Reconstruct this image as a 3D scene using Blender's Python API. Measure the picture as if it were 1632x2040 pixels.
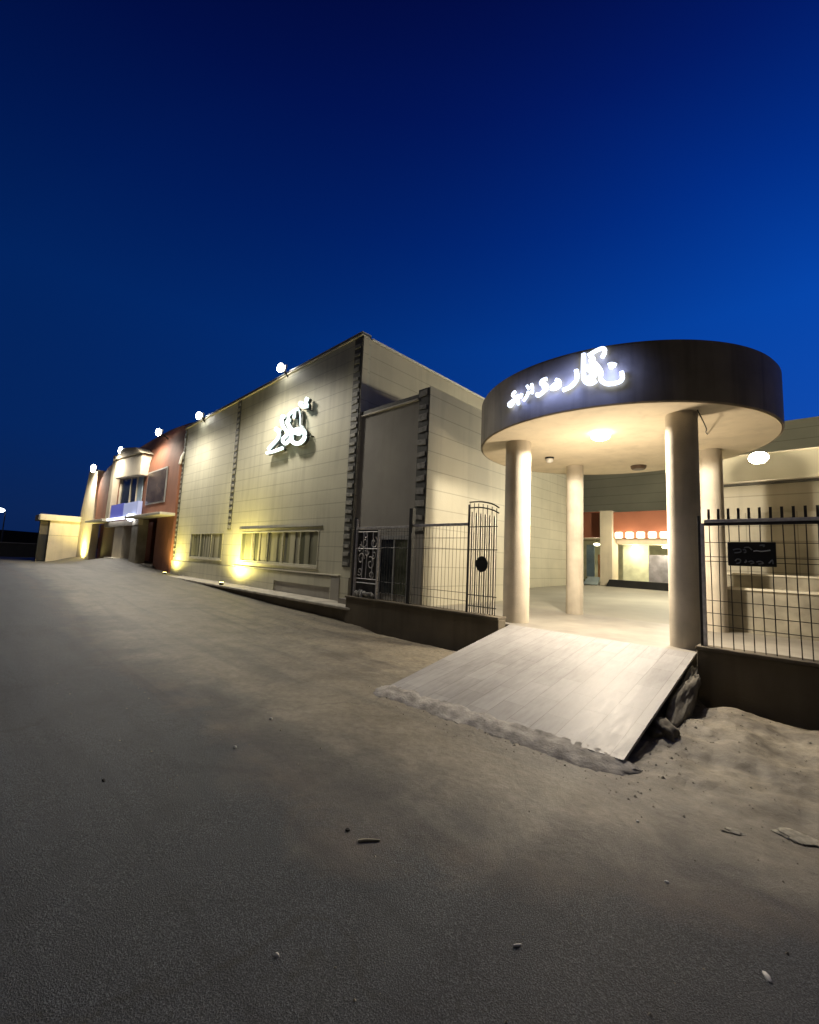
import bpy, bmesh, math, random
from mathutils import Vector, Matrix, noise as mnoise
random.seed(7)
for o in list(bpy.data.objects): bpy.data.objects.remove(o)
S = bpy.context.scene
COL = S.collection
R = math.radians

# ---------------- camera ----------------
EYE = Vector((0, 0, 1.6))
yaw, pit, rol = R(-43.6847), R(6.2205), R(2.50486)
fw = Vector((math.sin(yaw)*math.cos(pit), math.cos(yaw)*math.cos(pit), math.sin(pit)))
rt0 = Vector((math.cos(yaw), -math.sin(yaw), 0)); up0 = rt0.cross(fw)
rt = math.cos(rol)*rt0 + math.sin(rol)*up0
up = -math.sin(rol)*rt0 + math.cos(rol)*up0
cd = bpy.data.cameras.new('camera'); cam = bpy.data.objects.new('camera', cd); COL.objects.link(cam)
cd.sensor_fit = 'HORIZONTAL'; cd.sensor_width = 36; cd.lens = 36*854.92/1632
cd.clip_start = 0.05; cd.clip_end = 3000
M = Matrix((rt, up, -fw)).transposed().to_4x4(); M.translation = EYE
cam.matrix_world = M
S.camera = cam

# ---------------- dusk sky ----------------
W = bpy.data.worlds.new('World'); S.world = W; W.use_nodes = True
nt = W.node_tree; nt.nodes.clear()
def N(t, k, **a):
    n = t.nodes.new(k)
    for q, v in a.items(): setattr(n, q, v)
    return n
def mth(t, op, a, b=None, c=None, clamp=False):
    n = t.nodes.new('ShaderNodeMath'); n.operation = op; n.use_clamp = clamp
    for i, v in enumerate((a, b, c)):
        if v is None: continue
        if hasattr(v, 'is_output'): t.links.new(v, n.inputs[i])
        else: n.inputs[i].default_value = v
    return n.outputs[0]
def ramp(t, fac, stops, interp='LINEAR'):
    n = t.nodes.new('ShaderNodeValToRGB'); n.color_ramp.interpolation = interp
    e = n.color_ramp.elements
    while len(e) > 1: e.remove(e[-1])
    e[0].position = stops[0][0]; e[0].color = (*stops[0][1], 1)
    for p, c in stops[1:]:
        x = e.new(p); x.color = (*c, 1)
    t.links.new(fac, n.inputs[0]); return n.outputs[0]
tc = N(nt, 'ShaderNodeTexCoord')
def dot(v):
    n = N(nt, 'ShaderNodeVectorMath', operation='DOT_PRODUCT')
    nt.links.new(tc.outputs['Generated'], n.inputs[0]); n.inputs[1].default_value = v
    return n.outputs['Value']
el = dot((0, 0, 1)); side = dot(tuple(rt0)); ahead = dot((math.sin(yaw), math.cos(yaw), 0))
skyc = ramp(nt, el, [(0.0, (.006, .030, .15)), (.05, (.0065, .034, .17)), (.2, (.003, .036, .215)), (.45, (.0010, .032, .215)),
                     (.62, (.0003, .0165, .150)), (.75, (.0004, .0075, .095)), (.86, (.0006, .003, .05)), (1, (.0006, .0018, .02))])
az = mth(nt, 'EXPONENT', mth(nt, 'MULTIPLY', side, .97))
bk = mth(nt, 'MULTIPLY_ADD', mth(nt, 'MULTIPLY_ADD', ahead, 1.2, .25, clamp=True), .82, .18)
st = mth(nt, 'MULTIPLY', az, bk)
bg = N(nt, 'ShaderNodeBackground'); wo = N(nt, 'ShaderNodeOutputWorld')
rear = ramp(nt, el, [(0, (.075, .064, .05)), (.3, (.058, .052, .046)), (.7, (.025, .024, .03)), (1, (.01, .01, .02))])   # added warm fill in the unseen sky behind the camera
skm = N(nt, 'ShaderNodeMix', data_type='RGBA'); nt.links.new(mth(nt, 'MULTIPLY_ADD', ahead, -2.2, .25, clamp=True), skm.inputs[0])
vs_ = N(nt, 'ShaderNodeVectorMath', operation='SCALE'); nt.links.new(skyc, vs_.inputs[0]); nt.links.new(st, vs_.inputs['Scale'])
nt.links.new(vs_.outputs[0], skm.inputs[6]); nt.links.new(rear, skm.inputs[7])
nt.links.new(skm.outputs[2], bg.inputs[0]); bg.inputs[1].default_value = 1; nt.links.new(bg.outputs[0], wo.inputs[0])
S.view_settings.view_transform = 'Standard'; S.view_settings.look = 'None'
S.view_settings.exposure = 0.0; S.view_settings.gamma = 1.0
S.cycles.max_bounces = 6; S.cycles.diffuse_bounces = 4
S.cycles.sample_clamp_indirect = 4.0; S.cycles.use_denoising = True

# ---------------- helpers ----------------
def tag(o, label=None, cat=None, group=None, kind=None):
    for k, v in (('label', label), ('category', cat), ('group', group), ('kind', kind)):
        if v: o[k] = v
    return o
def link(name, me, m, parent=None, smooth=False, bevel=0):
    o = bpy.data.objects.new(name, me); COL.objects.link(o)
    if m: me.materials.append(m)
    if parent: o.parent = parent
    if smooth:
        for p in me.polygons: p.use_smooth = True
    if bevel:
        b = o.modifiers.new('bevel', 'BEVEL'); b.width = bevel; b.segments = 2; b.limit_method = 'ANGLE'; b.angle_limit = R(40)
    return o
def thing(name, loc, label, cat, group=None):
    o = bpy.data.objects.new(name, None); o.empty_display_size = .2; COL.objects.link(o); o.location = loc
    tag(o, label, cat, group); return o
class MB:
    """collects boxes, tubes and prisms into one mesh; points are world points, shifted to the parent's origin on build"""
    def __init__(s): s.bm = bmesh.new()
    def poly(s, pts):
        vs = [s.bm.verts.new(p) for p in pts]; return s.bm.faces.new(vs)
    def box(s, x0, x1, y0, y1, z0, z1):
        v = [s.bm.verts.new((x, y, z)) for z in (z0, z1) for y in (y0, y1) for x in (x0, x1)]
        for f in ((0,2,3,1),(4,5,7,6),(0,1,5,4),(2,6,7,3),(0,4,6,2),(1,3,7,5)): s.bm.faces.new([v[i] for i in f])
        return s
    def prism(s, pts, vec):
        a = [s.bm.verts.new(p) for p in pts]; b = [s.bm.verts.new(Vector(p)+Vector(vec)) for p in pts]
        s.bm.faces.new(a[::-1]); s.bm.faces.new(b); n = len(a)
        for i in range(n): s.bm.faces.new((a[i], a[(i+1) % n], b[(i+1) % n], b[i]))
        return s
    def cyl(s, c, r0, z0, z1, r1=None, n=48, cap=True):
        r1 = r0 if r1 is None else r1
        a = [s.bm.verts.new((c[0]+r0*math.cos(i*math.tau/n), c[1]+r0*math.sin(i*math.tau/n), z0)) for i in range(n)]
        b = [s.bm.verts.new((c[0]+r1*math.cos(i*math.tau/n), c[1]+r1*math.sin(i*math.tau/n), z1)) for i in range(n)]
        for i in range(n): s.bm.faces.new((a[i], a[(i+1) % n], b[(i+1) % n], b[i]))
        if cap: s.bm.faces.new(a[::-1]); s.bm.faces.new(b)
        return s
    def lathe(s, c, prof, n=48):
        rings = [[s.bm.verts.new((c[0]+r*math.cos(i*math.tau/n), c[1]+r*math.sin(i*math.tau/n), z)) for i in range(n)] for r, z in prof]
        for a, b in zip(rings, rings[1:]):
            for i in range(n): s.bm.faces.new((a[i], a[(i+1) % n], b[(i+1) % n], b[i]))
        s.bm.faces.new(rings[0][::-1]); s.bm.faces.new(rings[-1]); return s
    def tube(s, pts, r, n=8, sub=0, taper=None, flat=None):
        P = [Vector(p) for p in pts]
        if sub and len(P) > 2:
            Q = []
            for i in range(len(P)-1):
                p0, p1, p2, p3 = P[max(i-1, 0)], P[i], P[i+1], P[min(i+2, len(P)-1)]
                for k in range(sub):
                    t = k/sub
                    Q.append(.5*((2*p1)+(p2-p0)*t+(2*p0-5*p1+4*p2-p3)*t*t+(3*p1-3*p2+p3-p0)*t**3))
            P = Q+[P[-1]]
        rings = []; ref = Vector((0, 0, 1)) if flat is None else Vector(flat)
        for i, p in enumerate(P):
            d = (P[min(i+1, len(P)-1)]-P[max(i-1, 0)]).normalized()
            u = d.cross(ref)
            if u.length < .05: u = d.cross(Vector((1, .2, 0)))
            u.normalize(); v = u.cross(d)
            rr = r if not taper else r*(taper[0]+(taper[1]-taper[0])*i/max(1, len(P)-1))
            rings.append([s.bm.verts.new(p+u*rr*math.cos(a)+v*rr*math.sin(a)) for a in [k*math.tau/n for k in range(n)]])
        for a, b in zip(rings, rings[1:]):
            for k in range(n): s.bm.faces.new((a[k], a[(k+1) % n], b[(k+1) % n], b[k]))
        s.bm.faces.new(rings[0][::-1]); s.bm.faces.new(rings[-1]); return s
    def ball(s, c, r, sc=(1, 1, 1), u=16, v=10):
        bmesh.ops.create_uvsphere(s.bm, u_segments=u, v_segments=v, radius=r, matrix=Matrix.Translation(c) @ Matrix.Diagonal((*sc, 1)))
        return s
    def build(s, name, m, parent=None, smooth=False, bevel=0):
        bmesh.ops.recalc_face_normals(s.bm, faces=s.bm.faces)
        if parent is not None:
            l = Vector((0, 0, 0)); q = parent
            while q is not None: l += q.location; q = q.parent
            bmesh.ops.translate(s.bm, verts=s.bm.verts, vec=-l)
        me = bpy.data.meshes.new(name); s.bm.to_mesh(me); s.bm.free()
        o = link(name, me, m, parent, smooth, bevel)
        if smooth:
            try: me.set_sharp_from_angle(angle=R(35))
            except Exception: pass
        return o
def box(name, m, parent, x0, x1, y0, y1, z0, z1, bevel=0):
    return MB().box(x0, x1, y0, y1, z0, z1).build(name, m, parent, bevel=bevel)

def mat(name, col, rough=.7, var=.15, vs=2.0, bump=.15, bs=40, groove=None, vgroove=None, metal=0, streak=0, spec=.5, col2=None):
    m = bpy.data.materials.new(name); m.use_nodes = True; t = m.node_tree
    b = t.nodes['Principled BSDF']; b.inputs['Roughness'].default_value = rough; b.inputs['Metallic'].default_value = metal
    b.inputs['Specular IOR Level'].default_value = spec
    c = N(t, 'ShaderNodeTexCoord').outputs['Object']
    n1 = N(t, 'ShaderNodeTexNoise'); n1.inputs['Scale'].default_value = vs; n1.inputs['Detail'].default_value = 6
    t.links.new(c, n1.inputs['Vector'])
    c2 = col2 or tuple(x*(1-2*var) for x in col)
    hi = tuple(min(1, x*(1+var)) for x in col)
    out = ramp(t, n1.outputs['Fac'], [(.3, c2), (.7, hi)])
    def darken(prev, fac, amt):
        mx = N(t, 'ShaderNodeMix', data_type='RGBA', blend_type='MULTIPLY')
        t.links.new(fac, mx.inputs[0]); t.links.new(prev, mx.inputs[6]); mx.inputs[7].default_value = (amt, amt, amt, 1)
        return mx.outputs[2]
    sx = N(t, 'ShaderNodeSeparateXYZ'); t.links.new(c, sx.inputs[0])
    if streak:
        mp = N(t, 'ShaderNodeMapping'); mp.inputs['Scale'].default_value = (3.1, 3.1, .22); mp.inputs['Location'].default_value = (.37, 1.71, .43)
        t.links.new(c, mp.inputs[0]); n3 = N(t, 'ShaderNodeTexNoise'); n3.inputs['Scale'].default_value = 1.37; n3.inputs['Detail'].default_value = 7; n3.inputs['Distortion'].default_value = .6
        t.links.new(mp.outputs[0], n3.inputs['Vector'])
        f = mth(t, 'MULTIPLY', mth(t, 'MULTIPLY_ADD', n3.outputs['Fac'], 3.6, -1.75, clamp=True), streak)
        out = darken(out, f, .35)
    h = None
    for g, ax in ((groove, 'Z'), (vgroove, 'X')):
        if not g: continue
        per, wid = g[0], g[1]
        src = sx.outputs[ax]
        if ax == 'X': src = mth(t, 'ADD', sx.outputs['X'], sx.outputs['Y'])
        fr = mth(t, 'FRACT', mth(t, 'DIVIDE', mth(t, 'ADD', src, 100.0), per))
        hw = wid*1.6/per   # soft V-shaped joint
        line = mth(t, 'SUBTRACT', 1, mth(t, 'DIVIDE', mth(t, 'ABSOLUTE', mth(t, 'SUBTRACT', fr, .5)), hw), clamp=True)
        out = darken(out, line, .62)
        hh = mth(t, 'MULTIPLY', line, -.25)
        h = hh if h is None else mth(t, 'ADD', h, hh)
    t.links.new(out, b.inputs['Base Color'])
    if bump:
        n2 = N(t, 'ShaderNodeTexNoise'); n2.inputs['Scale'].default_value = bs; n2.inputs['Detail'].default_value = 4
        t.links.new(c, n2.inputs['Vector'])
        hh = mth(t, 'MULTIPLY', n2.outputs['Fac'], 1.0)
        h = hh if h is None else mth(t, 'ADD', h, hh)
    if h is not None:
        bp = N(t, 'ShaderNodeBump'); bp.inputs['Strength'].default_value = max(bump, .3) if (groove or vgroove) else bump
        bp.inputs['Distance'].default_value = .01
        t.links.new(h, bp.inputs['Height']); t.links.new(bp.outputs[0], b.inputs['Normal'])
    return m
def emis(name, col, s):
    m = bpy.data.materials.new(name); m.use_nodes = True; b = m.node_tree.nodes['Principled BSDF']
    b.inputs['Base Color'].default_value = (*[.15+.35*q for q in col], 1); b.inputs['Emission Color'].default_value = (*col, 1)
    b.inputs['Emission Strength'].default_value = s; return m
def lamp(name, kind, loc, col, P, r=.08, parent=None, aim=None, ang=140, blend=.8):
    d = bpy.data.lights.new(name, kind); d.energy = P; d.color = col
    if kind != 'AREA': d.shadow_soft_size = r
    o = bpy.data.objects.new(name, d); COL.objects.link(o)
    l = Vector(loc)
    if parent: l = l-parent.location; o.parent = parent
    o.location = l
    if kind == 'SPOT': d.spot_size = R(ang); d.spot_blend = blend
    if aim: o.rotation_euler = Vector(aim).to_track_quat('-Z', 'Y').to_euler()
    return o

# ---------------- materials ----------------
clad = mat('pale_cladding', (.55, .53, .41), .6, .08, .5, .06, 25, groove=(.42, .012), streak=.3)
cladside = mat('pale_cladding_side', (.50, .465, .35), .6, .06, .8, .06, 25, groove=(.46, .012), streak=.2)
annexfront = mat('flat_grey_render', (.37, .35, .305), .8, .06, 1.2, .1, 30, streak=.15)
strip_d = mat('dark_trim_and_shade', (.10, .10, .085), .6, .2, 8)  # dark trim; shade between the strip teeth is put into this colour
strip_l = mat('channel_tooth', (.34, .33, .29), .6, .25, 9)
trimc = mat('cream_trim', (.62, .58, .46), .6, .08, 3)
lightmetal = mat('pale_metal', (.5, .5, .48), .4, .1, 5, .05, metal=.3)
darkmetal = mat('dark_metal', (.03, .03, .03), .5, .2, 10, .05, metal=.4)
terra = mat('terracotta_render', (.25, .098, .052), .75, .12, .9, .12, 18, streak=.35)
terrab = mat('terracotta_band', (.33, .115, .06), .7, .08, 1, .1, 20)
cream = mat('cream_render', (.62, .54, .40), .75, .06, 1.5, .08, 20, streak=.2)
colm = mat('painted_column', (.52, .465, .37), .85, .12, 2.2, .4, 50, streak=.35)
fasc = mat('dark_fascia', (.30, .25, .18), .6, .12, 2, .15, 20, streak=.75)
soff = mat('cream_soffit', (.52, .43, .29), .85, .05, 1.2, .12, 12)
wallc = mat('dark_plaster', (.15, .125, .085), .85, .15, 1.5, .35, 30, streak=.35)
kerbm = mat('kerb_concrete', (.52, .48, .40), .8, .15, 3, .3, 30)
rampm_dark = mat('rough_concrete', (.22, .20, .17), .9, .3, 5, .6, 25)
rockm = mat('rubble_stone', (.16, .145, .115), .9, .3, 4, .8, 12)
floorm = mat('courtyard_concrete', (.34, .32, .26), .65, .08, .8, .1, 20)
tilem = mat('cream_paving', (.27, .25, .215), .45, .1, 3, .08, 20)
glassd = mat('dark_glass', (.03, .035, .035), .12, .3, 2, 0, spec=.8)
blackm = mat('black_void', (.012, .012, .012), .8, .2, 2)
whitep = mat('white_paint', (.75, .74, .70), .5, .05, 4, .05)
barm = mat('fence_bar', (.035, .033, .03), .55, .2, 20, .05, metal=.3)
barpale = mat('pale_lit_bar', (.68, .66, .64), .45, .15, 15, .05, metal=.3)  # pale bars; light falling on posts and rails is put into the colour

# curtains / blinds in the hall windows
def blindmat():
    m = bpy.data.materials.new('window_blind'); m.use_nodes = True; t = m.node_tree; b = t.nodes['Principled BSDF']
    c = N(t, 'ShaderNodeTexCoord').outputs['Object']; mp = N(t, 'ShaderNodeMapping'); mp.inputs['Scale'].default_value = (3.2, .01, .02)
    t.links.new(c, mp.inputs[0]); n = N(t, 'ShaderNodeTexVoronoi'); n.inputs['Scale'].default_value = 1.0; t.links.new(mp.outputs[0], n.inputs['Vector'])
    s = N(t, 'ShaderNodeSeparateColor'); t.links.new(n.outputs['Color'], s.inputs[0])
    o = ramp(t, s.outputs[0], [(0, (.07, .075, .05)), (.25, (.16, .16, .11)), (.5, (.27, .26, .19)), (1, (.38, .36, .28))])
    t.links.new(o, b.inputs['Base Color']); b.inputs['Roughness'].default_value = .65; return m
blind = blindmat()

# asphalt with tan dust blown over it towards the buildings
def groundmat():
    m = bpy.data.materials.new('dusty_asphalt'); m.use_nodes = True; t = m.node_tree; b = t.nodes['Principled BSDF']
    c = N(t, 'ShaderNodeTexCoord').outputs['Object']; sx = N(t, 'ShaderNodeSeparateXYZ'); t.links.new(c, sx.inputs[0])
    X, Y = sx.outputs['X'], sx.outputs['Y']
    def noise(s, d=5, r=.55, w=0):
        n = N(t, 'ShaderNodeTexNoise'); n.inputs['Scale'].default_value = s; n.inputs['Detail'].default_value = d; n.inputs['Roughness'].default_value = r
        n.inputs['Distortion'].default_value = w
        t.links.new(c, n.inputs['Vector']); return n.outputs['Fac']
    big = noise(.5, 5); mid = noise(2.2, 6, .6, .6); fine = noise(14, 6, .65); grain = noise(150, 3, .7)
    # dust grows across the edge of the carriageway
    yy = mth(t, 'ADD', Y, mth(t, 'MULTIPLY', mth(t, 'MAXIMUM', mth(t, 'ADD', X, 1.6), -.3), -.6))
    d = mth(t, 'ADD', mth(t, 'MULTIPLY_ADD', yy, 1.0, -1.75), mth(t, 'MULTIPLY_ADD', big, 1.6, -.8))
    d = mth(t, 'ADD', d, mth(t, 'MULTIPLY_ADD', mid, .7, -.35), clamp=True)
    d = mth(t, 'SUBTRACT', d, mth(t, 'MULTIPLY', mth(t, 'MULTIPLY_ADD', X, -.09, -.85, clamp=True), .55), clamp=True)
    ag = ramp(t, grain, [(.33, (.012, .015, .021)), (.5, (.038, .046, .060)), (.70, (.17, .195, .225))])
    dg0 = ramp(t, mid, [(.25, (.15, .130, .095)), (.5, (.22, .196, .15)), (.75, (.29, .262, .205))])
    mx0 = N(t, 'ShaderNodeMix', data_type='RGBA', blend_type='MULTIPLY'); mx0.inputs[0].default_value = 1
    fr = ramp(t, fine, [(.3, (.72, .70, .66)), (.6, (1, 1, 1))]); t.links.new(dg0, mx0.inputs[6]); t.links.new(fr, mx0.inputs[7])
    mxg = N(t, 'ShaderNodeMix', data_type='RGBA', blend_type='MULTIPLY'); mxg.inputs[0].default_value = 1
    gr = ramp(t, grain, [(.3, (.8, .8, .8)), (.7, (1.15, 1.15, 1.15))]); 
    sand = N(t, 'ShaderNodeMix', data_type='RGBA'); verge = mth(t, 'ADD', mth(t, 'MULTIPLY_ADD', Y, .55, -2.3), mth(t, 'MULTIPLY_ADD', mid, 2.2, -1.1), clamp=True)
    t.links.new(mth(t, 'MULTIPLY', verge, mth(t, 'MULTIPLY_ADD', X, .2, 2.6, clamp=True)), sand.inputs[0]); t.links.new(mx0.outputs[2], sand.inputs[6])
    t.links.new(ramp(t, fine, [(.25, (.15, .125, .085)), (.5, (.27, .235, .17)), (.75, (.36, .32, .24))]), sand.inputs[7]); t.links.new(sand.outputs[2], mxg.inputs[6]); t.links.new(gr, mxg.inputs[7])
    mx = N(t, 'ShaderNodeMix', data_type='RGBA'); t.links.new(d, mx.inputs[0]); t.links.new(ag, mx.inputs[6]); t.links.new(mxg.outputs[2], mx.inputs[7])
    # reddish worn band and dark cracks
    nb = mth(t, 'ABSOLUTE', mth(t, 'ADD', mth(t, 'ADD', yy, mth(t, 'MULTIPLY', big, .9)), -2.45))
    band = mth(t, 'MULTIPLY', mth(t, 'SUBTRACT', 1, mth(t, 'MULTIPLY', nb, 3.2), clamp=True), mth(t, 'MULTIPLY_ADD', mid, 2.5, -.9, clamp=True))
    mx2 = N(t, 'ShaderNodeMix', data_type='RGBA'); t.links.new(mth(t, 'MULTIPLY', band, .45), mx2.inputs[0])
    t.links.new(mx.outputs[2], mx2.inputs[6]); mx2.inputs[7].default_value = (.15, .09, .06, 1)
    vo = N(t, 'ShaderNodeTexVoronoi', feature='DISTANCE_TO_EDGE'); vo.inputs['Scale'].default_value = .28
    wn = N(t, 'ShaderNodeTexNoise'); wn.inputs['Scale'].default_value = 1.3; wn.inputs['Detail'].default_value = 6; t.links.new(c, wn.inputs['Vector'])
    va = N(t, 'ShaderNodeVectorMath', operation='MULTIPLY_ADD'); t.links.new(wn.outputs['Color'], va.inputs[0]); va.inputs[1].default_value = (1.6, 1.6, 0); t.links.new(c, va.inputs[2])
    t.links.new(va.outputs[0], vo.inputs['Vector'])
    crack = mth(t, 'MULTIPLY', mth(t, 'SUBTRACT', 1, mth(t, 'MULTIPLY', vo.outputs['Distance'], 130), clamp=True), mth(t, 'MULTIPLY_ADD', big, 3, -1.2, clamp=True))
    mx3 = N(t, 'ShaderNodeMix', data_type='RGBA'); t.links.new(mth(t, 'MULTIPLY', crack, .75), mx3.inputs[0])
    t.links.new(mx2.outputs[2], mx3.inputs[6]); mx3.inputs[7].default_value = (.02, .018, .015, 1)
    stn = noise(.9, 7, .7, 1.2)
    mpt = N(t, 'ShaderNodeMapping'); mpt.inputs['Scale'].default_value = (.22, 2.6, 1); mpt.inputs['Rotation'].default_value = (0, 0, -.12); t.links.new(c, mpt.inputs[0])
    trk = N(t, 'ShaderNodeTexNoise'); trk.inputs['Scale'].default_value = 1.0; trk.inputs['Detail'].default_value = 6; trk.inputs['Distortion'].default_value = .5; t.links.new(mpt.outputs[0], trk.inputs['Vector'])
    mx5 = N(t, 'ShaderNodeMix', data_type='RGBA', blend_type='MULTIPLY'); mx5.inputs[0].default_value = 1; t.links.new(mx3.outputs[2], mx5.inputs[6])
    t.links.new(ramp(t, trk.outputs['Fac'], [(.35, (.66, .66, .68)), (.5, (.95, .95, .95)), (.66, (1.0, .99, .96))]), mx5.inputs[7]); mx3 = mx5
    mx4 = N(t, 'ShaderNodeMix', data_type='RGBA', blend_type='MULTIPLY'); t.links.new(mth(t, 'MULTIPLY_ADD', stn, 4, -2.0, clamp=True), mx4.inputs[0]); t.links.new(mx3.outputs[2], mx4.inputs[6]); mx4.inputs[7].default_value = (.62, .62, .64, 1)
    t.links.new(mx4.outputs[2], b.inputs['Base Color'])
    b.inputs['Roughness'].default_value = .62; b.inputs['Specular IOR Level'].default_value = .45
    h = mth(t, 'ADD', mth(t, 'MULTIPLY', grain, mth(t, 'MULTIPLY_ADD', d, -.75, 1.0)), mth(t, 'MULTIPLY', fine, .8))
    h = mth(t, 'ADD', h, mth(t, 'MULTIPLY', mid, .8))
    bp = N(t, 'ShaderNodeBump'); bp.inputs['Strength'].default_value = .9; bp.inputs['Distance'].default_value = .012
    t.links.new(h, bp.inputs['Height']); t.links.new(bp.outputs[0], b.inputs['Normal'])
    return m
gmat = groundmat()

# ---------------- ground ----------------
def ss(a, b, x):
    t = max(0, min(1, (x-a)/(b-a))); return t*t*(3-2*t)
def gz(x, y):
    z = .35*ss(7, 22, -x)*(1-ss(30, 46, -x)*.75)
    z += .52*math.exp(-((x+33)/7.0)**2)*ss(4.8, 7.2, y)*(1-ss(30, 60, y))
    z += .42*math.exp(-((x+45)/4.0)**2)*ss(5.2, 7.2, y)*(1-ss(30, 60, y))
    z -= 2.5*ss(56, 90, -x)
    # dirt heaped beside the ramp with a gully along the wall foot
    if x > -1.3:
        z += .10*ss(-1.1, -.7, x)*math.exp(-((y-5.9)/.7)**2)*(.75+.25*math.sin(x*7+1))
        z -= .13*ss(6.25, 6.6, y)*(1-ss(6.8, 7.0, y))*ss(-1.25, -1.0, x)
    if -8 < x < -4:
        z -= .10*ss(6.3, 6.62, y)*(1-ss(6.8, 7.0, y))*ss(-7.9, -6.9, x)
    z += .012*math.sin(x*1.3+y*.7)*math.sin(y*1.1-x*.4)
    if -9 < x < 3 and 2.6 < y < 7:
        k = ss(3.0, 4.6, y)*(1.6 if x > -1.2 else .45)
        z += k*.028*mnoise.fractal(Vector((x*2.3, y*2.3, 0)), .8, 2.0, 6)
    return z
def grid(name, xs, ys, m, f):
    bm = bmesh.new(); V = [[bm.verts.new((x, y, f(x, y))) for x in xs] for y in ys]
    for j in range(len(ys)-1):
        for i in range(len(xs)-1): bm.faces.new((V[j][i], V[j][i+1], V[j+1][i+1], V[j+1][i]))
    me = bpy.data.meshes.new(name); bm.to_mesh(me); bm.free()
    return link(name, me, m, smooth=True)
def axis(segs):
    out = []
    for a, b, s in segs:
        n = max(1, round((b-a)/s)); out += [a+(b-a)*i/n for i in range(n)]
    return out+[segs[-1][1]]
xs = axis([(-700, -120, 40), (-120, -60, 6), (-60, -20, 1), (-20, -9, .4), (-9, -1.6, .1), (-1.6, .6, .035), (.6, 3, .12), (3, 12, 1), (12, 300, 30)])
ys = axis([(-300, -20, 30), (-20, 0, 2), (0, 3, .3), (3, 7.2, .05), (7.2, 20, 1), (20, 60, 8), (60, 500, 60)])
g = grid('road', xs, ys, gmat, gz); tag(g, 'grey asphalt road dusted with tan dirt towards the buildings', 'road', kind='structure')

# courtyard floor (raised) and paving under the canopy
fl = MB(); 
fl.prism([(-9.15, 10.25, .0), (-9.15, 10.25, .497), (-9.15, 24, .66), (-9.15, 40, .66), (-9.15, 40, 0)], (20, 0, 0))
tag(fl.build('courtyard_floor', floorm), 'smooth grey concrete floor of the courtyard behind the entrance canopy', 'floor', kind='structure')
pf = MB().box(-9.15, 10.85, 7.02, 10.25, .0, .5)
tag(pf.build('entrance_floor', tilem), 'cream paved floor under the round canopy', 'floor', kind='structure')

# ---------------- entrance ramp ----------------
def plankmat():
    m = bpy.data.materials.new('ramp_tile'); m.use_nodes = True; t = m.node_tree; b = t.nodes['Principled BSDF']
    c = N(t, 'ShaderNodeTexCoord').outputs['Object']; sx = N(t, 'ShaderNodeSeparateXYZ'); t.links.new(c, sx.inputs[0])
    col = mth(t, 'DIVIDE', mth(t, 'ADD', sx.outputs['X'], 10), .245)
    ci = mth(t, 'FLOOR', col); off = mth(t, 'FRACT', mth(t, 'MULTIPLY', ci, .5))
    row = mth(t, 'ADD', mth(t, 'DIVIDE', mth(t, 'ADD', sx.outputs['Y'], 10), .62), off)
    lx = mth(t, 'LESS_THAN', mth(t, 'FRACT', col), .018); ly = mth(t, 'LESS_THAN', mth(t, 'FRACT', row), .004)
    line = mth(t, 'MAXIMUM', lx, ly)
    wn = N(t, 'ShaderNodeTexWhiteNoise', noise_dimensions='2D'); cb = N(t, 'ShaderNodeCombineXYZ')
    t.links.new(ci, cb.inputs[0]); t.links.new(mth(t, 'FLOOR', row), cb.inputs[1]); t.links.new(cb.outputs[0], wn.inputs['Vector'])
    mp = N(t, 'ShaderNodeMapping'); mp.inputs['Scale'].default_value = (9, 1.6, 2); t.links.new(c, mp.inputs[0])
    n = N(t, 'ShaderNodeTexNoise'); n.inputs['Scale'].default_value = 2.2; n.inputs['Detail'].default_value = 8; n.inputs['Roughness'].default_value = .65
    t.links.new(mp.outputs[0], n.inputs['Vector'])
    n2 = N(t, 'ShaderNodeTexNoise'); n2.inputs['Scale'].default_value = 1.3; n2.inputs['Detail'].default_value = 5; t.links.new(c, n2.inputs['Vector'])
    v = mth(t, 'ADD', mth(t, 'MULTIPLY', n.outputs['Fac'], .6), mth(t, 'MULTIPLY', n2.outputs['Fac'], .4))
    v = mth(t, 'ADD', v, mth(t, 'MULTIPLY_ADD', wn.outputs['Value'], .12, -.06))
    o = ramp(t, v, [(.32, (.24, .232, .225)), (.5, (.325, .317, .31)), (.68, (.41, .40, .39))])
    mx = N(t, 'ShaderNodeMix', data_type='RGBA', blend_type='MULTIPLY'); t.links.new(line, mx.inputs[0]); t.links.new(o, mx.inputs[6]); mx.inputs[7].default_value = (.5, .46, .42, 1)
    t.links.new(mx.outputs[2], b.inputs['Base Color'])
    t.links.new(mth(t, 'MULTIPLY_ADD', n.outputs['Fac'], .35, .36), b.inputs['Roughness'])
    bp = N(t, 'ShaderNodeBump'); bp.inputs['Strength'].default_value = .35; bp.inputs['Distance'].default_value = .006
    t.links.new(mth(t, 'ADD', mth(t, 'MULTIPLY', line, -1), mth(t, 'MULTIPLY', n.outputs['Fac'], .7)), bp.inputs['Height']); t.links.new(bp.outputs[0], b.inputs['Normal'])
    return m
rp = thing('entrance_ramp', (-2.6, 5.3, 0), 'pale stone tiled ramp rising from the road to the canopy', 'ramp')
A, B, Cc, D = (-3.86, 3.80), (-1.22, 3.92), (-1.25, 7.015), (-4.08, 7.015)
up1 = MB(); up1.prism([(A[0], A[1], .02), (B[0], B[1], .02), (Cc[0], Cc[1], .475), (D[0], D[1], .475)], (0, 0, .03)).build('tiled_surface', plankmat(), rp)
bm_ = MB(); bm_.prism([(A[0]+.03, A[1]+.05, -.1), (A[0]+.03, A[1]+.05, .017), (D[0]+.03, 7.01, .472), (D[0]+.03, 7.01, -.1)], (2.5, .05, 0))
bm_.build('base', rampm_dark, rp)
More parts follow.
